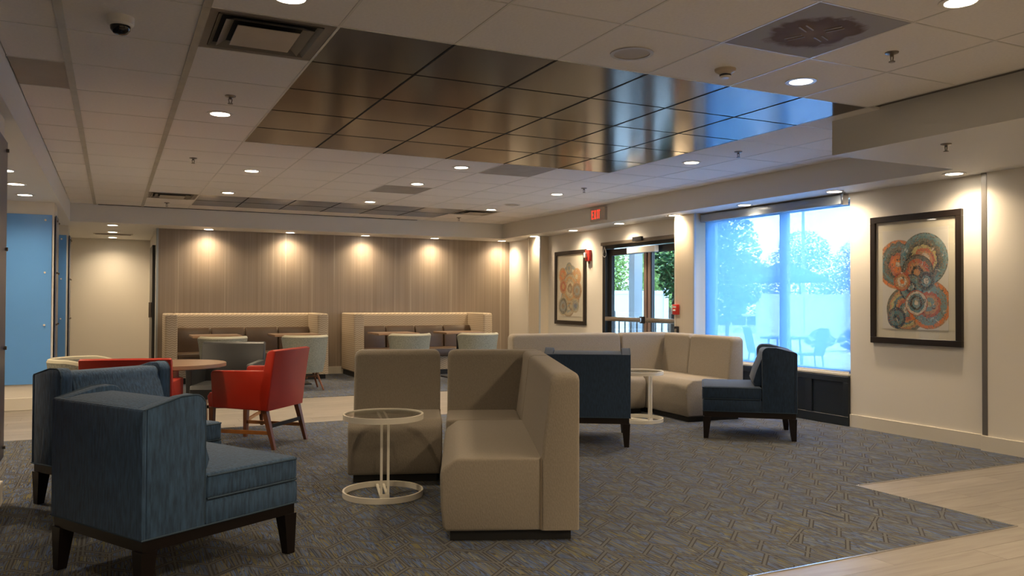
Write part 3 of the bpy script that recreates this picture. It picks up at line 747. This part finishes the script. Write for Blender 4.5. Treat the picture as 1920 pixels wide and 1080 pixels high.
def seat_profile(x0, x1, z0=.055, z1=.43):
    return [(x0, z0), (x1-.03, z0)] + [(x1-.012, z0+.02), (x1-.002, .18)] + arc(x1-.072, z1-.095, .075, 0, 60, 3)[0:3] + arc(x1-.10, z1-.06, .06, 45, 90, 3) + [(x0, z1)]
def back_profile(x0):
    return [(x0, .055), (x0+.20, .055), (x0+.20, .43), (x0+.155, BH-.06)] + arc(x0+.115, BH-.04, .04, 0, 90, 4) + arc(x0+.03, BH-.03, .03, 90, 180, 4)
def sofa_module(label, loc, rz, w, group):
    t = thing('sofa_module', label, 'sofa', loc, rz, group)
    x0, x1, g = -SD/2, SD/2, .003
    B().box(x0+.04, x1-.05, -w/2+.04, w/2-.04, 0, .055).make('plinth', plinth_m, t, smooth=False)
    B().prism(seat_profile(x0+.201, x1), -w/2+g, w/2-g, 'y', .016, 3).make('seat', beige_fab, t)
    bk = loft_back(back_profile(x0), -w/2+g, w/2-g).make('backrest', beige_fab, t)
    for s_ in (-1, 1):
        y = s_*(w/2-.004)
        B().tube([(x0+.201, y, .06), (x0+.202, y, .43)], .0035).make('seam', beige_seam, bk)
    return t
def sofa_corner(label, loc, rz, group, s=SD):
    """backs on -x and on -y side"""
    t = thing('sofa_corner', label, 'sofa', loc, rz, group); h = s/2; g = .003
    B().box(-h+.04, h-.04, -h+.04, h-.04, 0, .055).make('plinth', plinth_m, t, smooth=False)
    B().box(-h+.201, h-g, -h+.201, h-g, .055, .43, .02, 3).make('seat', beige_fab, t)
    loft_back(back_profile(-h), -h+.19, h-g, .012).make('backrest', beige_fab, t)
    q = loft_back(back_profile(-h), -h+g, h-g, swap=True)
    q.make('backrest', beige_fab, t)
    return t
GA, GB = 'beige sectional pieces in the middle of the lounge', 'beige sectional pieces by the window and doors'
ang = R(-22.5); U = Vector((math.cos(ang), math.sin(ang), 0)); V = Vector((-math.sin(ang), math.cos(ang), 0)); P0 = Vector((1.520, 3.93, FZ))
def at(s, t_): return tuple(P0+U*s+V*t_)
# long piece: back on the right (+U), faces -U
sofa_module('long beige sofa section nearest the camera with its back at right', at(SD/2, .69), ang+PI, 1.37, GA)
sofa_corner('beige corner sofa section behind the long front piece', at(SD/2, 1.38+SD/2), ang-PI/2-PI/2+0, GA)
sofa_module('single beige armless sofa seat behind the glass side table', tuple(P0+U*(-.36)+V*(1.385+SD/2)), ang-PI/2+R(3), .645, GA)
# second sectional
a2 = R(-3.5); U2 = Vector((math.cos(a2), math.sin(a2), 0)); V2 = Vector((-math.sin(a2), math.cos(a2), 0)); Q0 = Vector((5.30, 6.74, FZ))
def at2(s, t_): return tuple(Q0+U2*s+V2*t_)
sofa_module('beige sofa seat beside the window with its back to the glass', at2(SD/2, .375), a2+PI, .75, GB)
sofa_corner('beige corner sofa section between the window and the doors', at2(SD/2, .755+SD/2), a2+PI, GB)
sofa_module('long low beige sofa section in front of the glass doors', at2(-.70, .755+SD/2), a2-PI/2, 1.38, GB)

# ------------------------------------------------------------------ glass side tables
def side_table(label, loc, rz):
    t = thing('side_table', label, 'side table', loc, rz, 'white ring side tables')
    B().ring(.243, .255, 0, .036, 48).make('base_ring', white_enamel, t)
    B().ring(.243, .255, .485, .52, 48).make('top_ring', white_enamel, t)
    B().lathe([(0, .508), (.242, .508), (.242, .514), (0, .514), (0, .508)], 48).make('glass_top', table_glass, t)
    for s_ in (-1, 1):
        y = s_*.021
        B().box(.135, .150, y-.0075, y+.0075, .012, .498).make('post', white_enamel, t, smooth=False)
        B().box(-.243, .135, y-.0075, y+.0075, .004, .019).make('base_bar', white_enamel, t, smooth=False)
        B().box(-.243, .135, y-.0075, y+.0075, .487, .500).make('top_bar', white_enamel, t, smooth=False)
    B().box(.151, .156, -.029, .029, .004, .040).make('end_plate', white_enamel, t, smooth=False)
    return t
st = side_table('white ring side table with glass top in front of the beige sofas', (1.565, 5.06, FZ), R(-103))
copy_thing(st, 'white ring side table half hidden behind the dark navy chair', (4.93, 7.06, FZ), R(-70))

# ------------------------------------------------------------------ upholstered arm chairs (front = +x)
def arm_chair(label, loc, rz, lea=red_lea):
    t = thing('dining_armchair', label, 'chair', loc, rz, 'leather dining armchairs')
    w, d = .30, .29
    B().prism([(-d, .32), (d, .33), (d+.015, .42), (d-.01, .455), (-d+.06, .455)], -w+.055, w-.055, 'y', .012, 3).make('seat', lea, t)
    for s_ in (-1, 1):
        y0, y1 = (w-.055, w) if s_ > 0 else (-w, -w+.055)
        B().prism([(-d+.0, .32), (d-.075, .335), (d-.055, .61)]+arc(d-.085, .615, .03, 0, 90, 3)+[(-d+.02, .655), (-d-.045, .655)], y0, y1, 'y', .010, 3).make('armrest', lea, t)
    B().prism([(-d-.012, .32), (-d+.06, .32), (-d+.075, .46), (-d+.0, .80), (-d-.02, .82), (-d-.05, .828), (-d-.082, .818), (-d-.073, .775), (-d-.04, .55)], -w+.0, w-.0, 'y', .012, 3).make('backrest', lea, t)
    F = {}
    for s_ in (-1, 1):
        B().taper((d-.05, s_*(w-.04), .335), (d-.045, s_*(w-.045), 0), .042, .028).make('leg', wood_leg, t, smooth=False)
        B().taper((-d+.03, s_*(w-.035), .33), (-d-.06, s_*(w-.03), 0), .045, .028).make('leg', wood_leg, t, smooth=False)
        B().box(-d-.005, d-.06, s_*(w-.04)-.008, s_*(w-.04)+.008, .12, .15).make('stretcher', oak_rail, t, smooth=False)
    B().box(-d-.02, -d-.002, -w+.045, w-.045, .175, .205).make('stretcher', dark_wood, t, smooth=False)
    return t
RDc = arm_chair('red leather armchair seen from its side beside the round table', (1.12, 7.38, FZ), R(140))
copy_thing(RDc, 'red leather armchair mostly hidden behind the blue lounge chairs', (.16, 6.66, FZ), R(78))
arm_chair('charcoal leather armchair behind the round table, facing us', (.97, 8.16, FZ), R(-111), char_lea)

# round table
rtb = thing('round_table', 'round walnut dining table left of the red armchair', 'table', (.44, 7.06, FZ))
B().lathe([(0, .70), (.37, .70), (.395, .712), (.40, .735), (0, .735)], 48).make('tabletop', table_wood, rtb)
B().ring(.4005, .403, .708, .733, 48).make('edge_band', table_edge, rtb)
B().cyl((0, 0, .03), (0, 0, .70), .045, n=20).make('pedestal', M('blush metal pedestal', (.42, .25, .20), .25, metal=.6), rtb)
B().lathe([(0, 0), (.19, 0), (.19, .012), (.05, .03), (0, .03)], 36).make('base', M('pedestal base', (.2, .15, .13), .4, metal=.5), rtb)

# ------------------------------------------------------------------ barrel chairs (front = +x)
def barrel_chair(label, loc, rz):
    t = thing('barrel_chair', label, 'chair', loc, rz, 'grey green tweed barrel chairs')
    q = B(); n = 22; rows = [(.25, .245), (.40, .275), (.58, .295), (.73, .315)]; ri = .055
    rings = []
    for k in range(n+1):
        a = R(58+(244)*k/n); ca, sa = math.cos(a), math.sin(a); drop = .07*max(0, ca+.15)
        o_ = [(r*ca*1.0, r*sa, z-(drop if z > .6 else 0)) for z, r in rows]
        i_ = [((r-ri)*ca, (r-ri)*sa, z-(drop if z > .6 else 0)) for z, r in reversed(rows)]
        rings.append([q.b.verts.new(p) for p in o_+i_])
    for k in range(n):
        A_, C_ = rings[k], rings[k+1]; m_ = len(A_)
        for j in range(m_): q.b.faces.new((A_[j], A_[(j+1) % m_], C_[(j+1) % m_], C_[j]))
    q.b.faces.new(rings[0]); q.b.faces.new(rings[-1][::-1]); bmesh.ops.recalc_face_normals(q.b, faces=q.b.faces)
    sh_ = q.make('shell', grey_weave, t)
    pts = []
    for k in range(n+1):
        a = R(58+244*k/n); ca, sa = math.cos(a), math.sin(a); pts.append((.288*ca, .288*sa, .733-.07*max(0, ca+.15)))
    B().tube(pts, .028, n=8).make('rim', cream_piping, sh_)
    B().lathe([(0, .27), (.215, .27), (.235, .30), (.235, .40), (.20, .44), (0, .45)], 28).make('seat', grey_weave, t)
    for s_ in (-1, 1):
        for sx in (-1, 1):
            B().cyl((sx*.13, s_*.13, .265), (sx*.22, s_*.22, 0.008), .018, .011, 8).make('leg', wood_leg, t)
    B().box(-.17, .17, -.012, .012, .17, .195).make('stretcher', wood_leg, t, smooth=False)
    B().box(-.012, .012, -.17, -.0125, .17, .195).box(-.012, .012, .0125, .17, .17, .195).make('stretcher', wood_leg, t, smooth=False)
    return t
bc0 = barrel_chair('grey tweed barrel chair behind the charcoal armchair', (1.32, 11.42, FZ), R(90))
copy_thing(bc0, 'grey tweed barrel chair behind the red armchair, legs visible', (2.40, 11.42, FZ), R(88))
copy_thing(bc0, 'barrel chair left of centre at the right banquette', (3.93, 11.45, FZ), R(90))
copy_thing(bc0, 'barrel chair at the right end of the right banquette', (4.98, 11.35, FZ), R(92))
copy_thing(bc0, 'barrel chair with pale rim before the blue wall panel', (-.16, 7.58, FZ), R(-20))

def square_table(label, x, y):
    t = thing('dining_table', label, 'table', (x, y, FZ), 0, 'dining tables at the banquettes')
    B().box(-.33, .33, -.30, .30, .71, .74, .004, 1).make('tabletop', table_wood, t, smooth=False)
    B().cyl((0, 0, .02), (0, 0, .71), .035, n=14).make('pedestal', black_m, t)
    B().box(-.22, .22, -.22, .22, 0, .02, .003, 1).make('base', black_m, t, smooth=False)
    return t
dt = square_table('dining table before the left half of the left banquette', 1.32, 12.28)
for x, l in ((2.42, 'dining table before the right half of the left banquette'), (3.95, 'dining table before the left half of the right banquette'), (5.05, 'dining table before the right half of the right banquette')):
    copy_thing(dt, l, (x, 12.28, FZ))

# ------------------------------------------------------------------ banquettes
def banquette(label, x0, x1, side):
    t = thing('banquette', label, 'banquette', ((x0+x1)/2, 0, FZ), 0, 'high backed chevron banquettes'); w = (x1-x0)/2
    y0, y1, hh = 12.85, YB-.03, 1.03
    wp = [(y0-.04, .08), (y1, .08), (y1, hh)] + arc(y0+.05, hh-.05, .05, 90, 180, 4) + [(y0-.005, .6)]
    for s_ in (-1, 1):
        a, b_ = (w-.17, w) if s_ > 0 else (-w, -w+.17)
        B().prism(wp, a, b_, 'x', .03, 3).make('side_wing', chevron, t)
    B().prism([(y1-.17, .08), (y1, .08), (y1, hh)]+arc(y1-.06, hh-.055, .055, 90, 180, 4), -w+.171, w-.171, 'x', .0).make('backrest', chevron, t)
    B().box(-w+.172, w-.172, y0+.05, y1-.171, .30, .44, .02, 3).make('seat', brown_lea, t)
    B().box(-w+.172, w-.172, y0+.10, y1-.171, .08, .299).make('seat_base', chevron, t, smooth=False)
    B().box(-w+.03, w-.03, y0+.06, y1-.03, 0, .079).make('plinth', plinth_m, t, smooth=False)
    n = 4; cw = (2*w-.345)/n; xc = (x0+x1)/2; ordn = ['leftmost', 'second from left', 'third from left', 'rightmost']
    for k in range(n):
        a = xc-w+.1725+k*cw
        o = B().prism([(0, 0), (.13, 0), (.125, .12), (.11, .30), (.075, .36), (.045, .37), (.01, .34)], .006, cw-.006, 'x', .022, 3)
        for v in o.b.verts: v.co = Vector((v.co.x, -v.co.y, v.co.z))
        bmesh.ops.reverse_faces(o.b, faces=o.b.faces)
        o = o.make('back_cushion_loose', brown_lea)
        o.name = 'leather_cushion'; o.location = (a, y1-.172, FZ+.441)
        tag(o, 'brown leather cushion, %s on the %s banquette' % (ordn[k], side), 'cushion', 'brown leather cushions on the %s banquette' % side)
banquette('left high backed banquette with cream chevron fabric', .69, 3.07, 'left')
banquette('right high backed banquette with cream chevron fabric', 3.48, 5.92, 'right')

# ------------------------------------------------------------------ outside
gnd = struct(B().box(XW+.16, 26, 2, 30, -.32, -.20).make('ground_patio', patio_m, smooth=False))
gn2 = struct(B().box(18, 120, -20, 140, -1.35, -1.22).make('ground_parking', asphalt, smooth=False))
def ray(px, py, d): return Vector((0, 0, H))+(fw+rt*(px-960)/1529.5+up*(540-py)/1529.5)*d
def fence(pa, pb, label, z0=-.2, z1=1.56):
    pa = Vector((pa[0], pa[1], 0)); pb = Vector((pb[0], pb[1], 0)); L = (pb-pa).length
    t = thing('vinyl_fence', label, 'fence', (pa.x, pa.y, z0), math.atan2(pb.y-pa.y, pb.x-pa.x)); h = z1-z0
    n = max(2, round(L/2.4)); w = L/n
    for i in range(n):
        B().box(i*w+.07, (i+1)*w-.07, -.02, .02, .05, h-.12).make('panel', out_white, t, smooth=False)
        B().box(i*w+.07, (i+1)*w-.07, -.035, .035, h-.119, h-.02).make('rail', out_white, t, smooth=False)
    for i in range(n+1): B().box(i*w-.065, i*w+.065, -.065, .065, 0, h+.05).make('post', out_white, t, smooth=False)
fence((8.6, 21.0), (13.6, 18.2), 'white vinyl fence seen through the glass doors')
fence((21.0, 22.6), (28.6, 23.4), 'white vinyl fence seen through the shaded window')
def leaves(name, mat, blobs, n, size, parent, seed=1):
    rnd = random.Random(seed); vs, fs = [], []
    tot = sum(b_[3]*b_[4] for b_ in blobs)
    for (cx_, cy_, cz_, r, rz_) in blobs:
        k = int(n*r*rz_/tot)
        for _ in range(k):
            while True:
                p = Vector((rnd.uniform(-1, 1), rnd.uniform(-1, 1), rnd.uniform(-1, 1)))
                if p.length < 1: break
            p = p.normalized()*(p.length**.6)
            c = Vector((cx_+p.x*r, cy_+p.y*r, cz_+p.z*rz_)); u = Vector((rnd.gauss(0, 1), rnd.gauss(0, 1), rnd.gauss(0, 1))).normalized()
            v = u.orthogonal().normalized(); s_ = size*rnd.uniform(.6, 1.3); i = len(vs)
            vs += [c-u*s_, c+v*s_*.45, c+u*s_, c-v*s_*.45]; fs.append((i, i+1, i+2, i+3))
    me = bpy.data.meshes.new(name); me.from_pydata(vs, [], fs); me.materials.append(mat)
    o = bpy.data.objects.new(name, me); COL.objects.link(o); o.parent = parent; o['kind'] = 'stuff'; return o
def tree(label, loc, blobs, n, size, mat, th, seed, r=.09):
    t = thing('tree', label, 'tree', loc)
    B().cyl((0, 0, 0), (.03*th, .02, th), r, r*.6, 10).make('trunk', bark, t)
    for k in range(3):
        b_ = blobs[k % len(blobs)]; B().cyl((.03*th*.8, 0, th*.8), (b_[0]*.7, b_[1]*.7, b_[2]), r*.45, r*.15, 6).make('branch', bark, t)
    leaves('foliage', mat, blobs, n, size, t, seed); return t
p = ray(1362, 640, 14.5)
tree('slim tree left of the patio umbrella, seen through the shade', (p.x, p.y, -.2), [(0, 0, 1.9, .30, .45), (-.05, .05, 2.55, .28, .35), (.22, -.1, 2.15, .26, .22), (.45, -.2, 2.05, .22, .12), (.1, 0, 1.35, .28, .16), (.30, -.2, 1.55, .24, .14)], 3200, .05, leaf_c, 1.5, 3, .045)
p = ray(1264, 500, 12)
tree('leafy green tree close behind the right door leaf', (p.x, p.y, -.2), [(.12, -.1, 2.4, .50, .9), (.12, -.1, 1.75, .38, .35), (.5, -.4, 2.0, .6, .9), (.10, -.1, 3.0, .6, .5)], 13000, .042, leaf_b, 1.7, 4)
p = ray(1180, 560, 26)
tree('sunlit yellow green tree beyond the fence behind the left door leaf', (p.x, p.y, -.4), [(0, 0, 2.9, 1.5, 1.5), (1.3, -.8, 2.6, 1.3, 1.2), (-1.3, .6, 2.7, 1.3, 1.3), (.2, 0, 4.2, 1.3, 1.0)], 30000, .06, leaf_a, 2.0, 5, .14)
p = ray(1254, 560, 33)
tree('green tree beyond the fence behind the right door leaf', (p.x, p.y, -.4), [(0, 0, 3.0, 1.5, 1.6), (.8, -.5, 4.0, 1.2, 1.0)], 18000, .065, leaf_b, 2.0, 6, .14)
p = ray(1500, 560, 44)
tree('hazy distant tree behind the patio umbrella', (p.x, p.y, -1.2), [(0, 0, 3.6, 2.4, 1.9), (-2.2, 1.3, 3.1, 1.7, 1.3), (2.0, -1.2, 3.0, 1.8, 1.2), (.2, 0, 5.2, 1.4, 1.1)], 12000, .09, leaf_c, 2.5, 8, .2)
p = ray(1665, 560, 47)
tree('hazy distant tree at the right edge of the window', (p.x, p.y, -1.2), [(0, 0, 3.6, 2.6, 2.0), (-1.0, .6, 4.9, 1.8, 1.3)], 10000, .09, leaf_c, 2.5, 9, .2)
for k, (q, lab) in enumerate(((1538, 'low shrub at the fence foot, left of the pair'), (1598, 'low shrub at the fence foot, right of the pair'))):
    p = ray(q, 640, 24)
    t = thing('shrub', lab, 'shrub', (p.x, p.y, -.2), 0, 'shrubs along the far fence'); B().cyl((0, 0, 0), (0, 0, .3), .02, .01, 6).make('stem', bark, t)
    leaves('foliage', leaf_c, [(0, 0, .32, .42, .26), (.1, .1, .5, .2, .16)], 500, .07, t, 20+k)

pl = struct(B().box(8.25, 8.42, 11.95, 12.12, -.2, 2.62).make('exterior_pillar', out_wall, smooth=False))
sf = struct(B().box(XW+.16, 8.0, 8.0, 14, 2.62, 2.75).make('exterior_canopy', out_wall, smooth=False))
def railing(pa, pb):
    pa, pb = Vector(pa), Vector(pb); d = pb-pa; L = d.length
    t = thing('metal_railing', 'black metal railing outside the glass doors', 'railing', (pa.x, pa.y, -.2), math.atan2(d.y, d.x))
    B().box(0, L, -.02, .02, 1.12, 1.16).make('top_rail', black_m, t, smooth=False); B().box(0, L, -.015, .015, .10, .13).make('bottom_rail', black_m, t, smooth=False)
    for k in range(3): B().box(k*L/2-.025, k*L/2+.025, -.025, .025, 0, 1.28).make('post', black_m, t, smooth=False)
    n = int(L/.12)
    for k in range(1, n): B().box(k*L/n-.009, k*L/n+.009, -.009, .009, .13, 1.12).make('baluster', black_m, t, smooth=False)
a_, b_ = ray(1150, 600, 14), ray(1290, 600, 13); railing((a_.x, a_.y, 0), (b_.x, b_.y, 0))
lpst = ray(1506, 566, 40); lt = thing('lamp_post', 'tall grey lamp post seen through the shade', 'lamp post', (lpst.x, lpst.y, -1.2))
B().cyl((0, 0, 0), (0, 0, 7.5), .09, .07, 10).make('pole', out_wall, lt); B().cyl((0, 0, 0), (0, 0, .35), .22, .2, 12).make('base', out_wall, lt)
B().box(-.1, .9, -.09, .09, 7.45, 7.6, .02, 1).make('lamp_head', out_wall, lt)
# umbrella
p = ray(1468, 566, 19.5); um = thing('patio_umbrella', 'teal patio umbrella shading the outdoor table', 'umbrella', (p.x, p.y, -.2))
q = B(); top = q.b.verts.new((0, 0, 2.42)); rim = [q.b.verts.new((1.02*math.cos(i*PI/4), 1.02*math.sin(i*PI/4), 2.02)) for i in range(8)]
low = [q.b.verts.new((1.03*math.cos(i*PI/4), 1.03*math.sin(i*PI/4), 1.92)) for i in range(8)]
for i in range(8): q.b.faces.new((top, rim[i], rim[(i+1) % 8])); q.b.faces.new((rim[i], low[i], low[(i+1) % 8], rim[(i+1) % 8]))
bmesh.ops.solidify(q.b, geom=q.b.faces[:], thickness=.01)
q.make('canopy', umb_m, um, smooth=False)
B().cyl((0, 0, 0), (0, 0, 2.40), .025, n=10).make('pole', out_wall, um); B().cyl((0, 0, 0), (0, 0, .08), .25, .22, 16).make('base', out_wall, um)
for i in range(8): B().cyl((0, 0, 2.05), (1.0*math.cos(i*PI/4), 1.0*math.sin(i*PI/4), 1.99), .008, n=6).make('rib', out_wall, um)
p = ray(1470, 566, 17.6); pt = thing('patio_table', 'outdoor table between the two patio chairs', 'table', (p.x, p.y, -.2))
B().lathe([(0, .66), (.50, .66), (.50, .69), (0, .69), (0, .66)], 28).make('tabletop', wicker, pt)
for i in range(4): B().cyl((.38*math.cos(i*PI/2+.4), .38*math.sin(i*PI/2+.4), 0), (.34*math.cos(i*PI/2+.4), .34*math.sin(i*PI/2+.4), .66), .02, n=8).make('leg', wicker, pt)
def patio_chair(lab, loc, rz):
    t = thing('patio_chair', lab, 'chair', loc, rz, 'outdoor wicker chairs')
    B().box(-.22, .24, -.23, .23, .38, .42, .01, 1).make('seat', wicker, t)
    B().prism([(-.22, .40), (-.19, .40), (-.30, .92), (-.33, .92)], -.24, .24, 'y').make('backrest', wicker, t)
    for sx in (-1, 1):
        for s_ in (-1, 1): B().cyl((sx*.19, s_*.20, .38), (sx*.24, s_*.22, 0), .016, .012, 8).make('leg', wicker, t)
    return t
pa, pb = ray(1428, 566, 17.0), ray(1516, 566, 16.4)
pc = patio_chair('left wicker chair outside, beside the window mullion', (pa.x, pa.y, -.2), R(-25)); copy_thing(pc, 'right wicker chair outside, below the umbrella edge', (pb.x, pb.y, -.2), R(155))
# car
p = ray(1388, 566, 48)
cr_ = thing('car', 'white sport utility vehicle parked beyond the patio', 'car', (p.x, p.y, -1.22), R(-20))
B().prism([(-2.3, .45), (2.3, .45), (2.35, .8), (2.2, 1.0), (1.25, 1.12), (.55, 1.68), (.2, 1.74), (-1.9, 1.72), (-2.25, 1.15), (-2.35, .8)], -.92, .92, 'y', .06, 2).make('body', car_white, cr_)
for s_ in (-1, 1):
    for a, b2, c, d in ((-1.95, -.95, -1.8, -.95), (-.87, -.05, -.87, -.05), (.03, .98, .03, .52)):
        B().prism([(a, 1.12), (b2, 1.12), (d, 1.62), (c, 1.62)], s_*.925-.006, s_*.925+.006, 'y').make('window', car_glass, cr_, smooth=False)
    for x in (-1.45, 1.45):
        w_ = B().cyl((x, s_*.72, .36), (x, s_*.95, .36), .36, n=20).make('wheel', rubber, cr_)
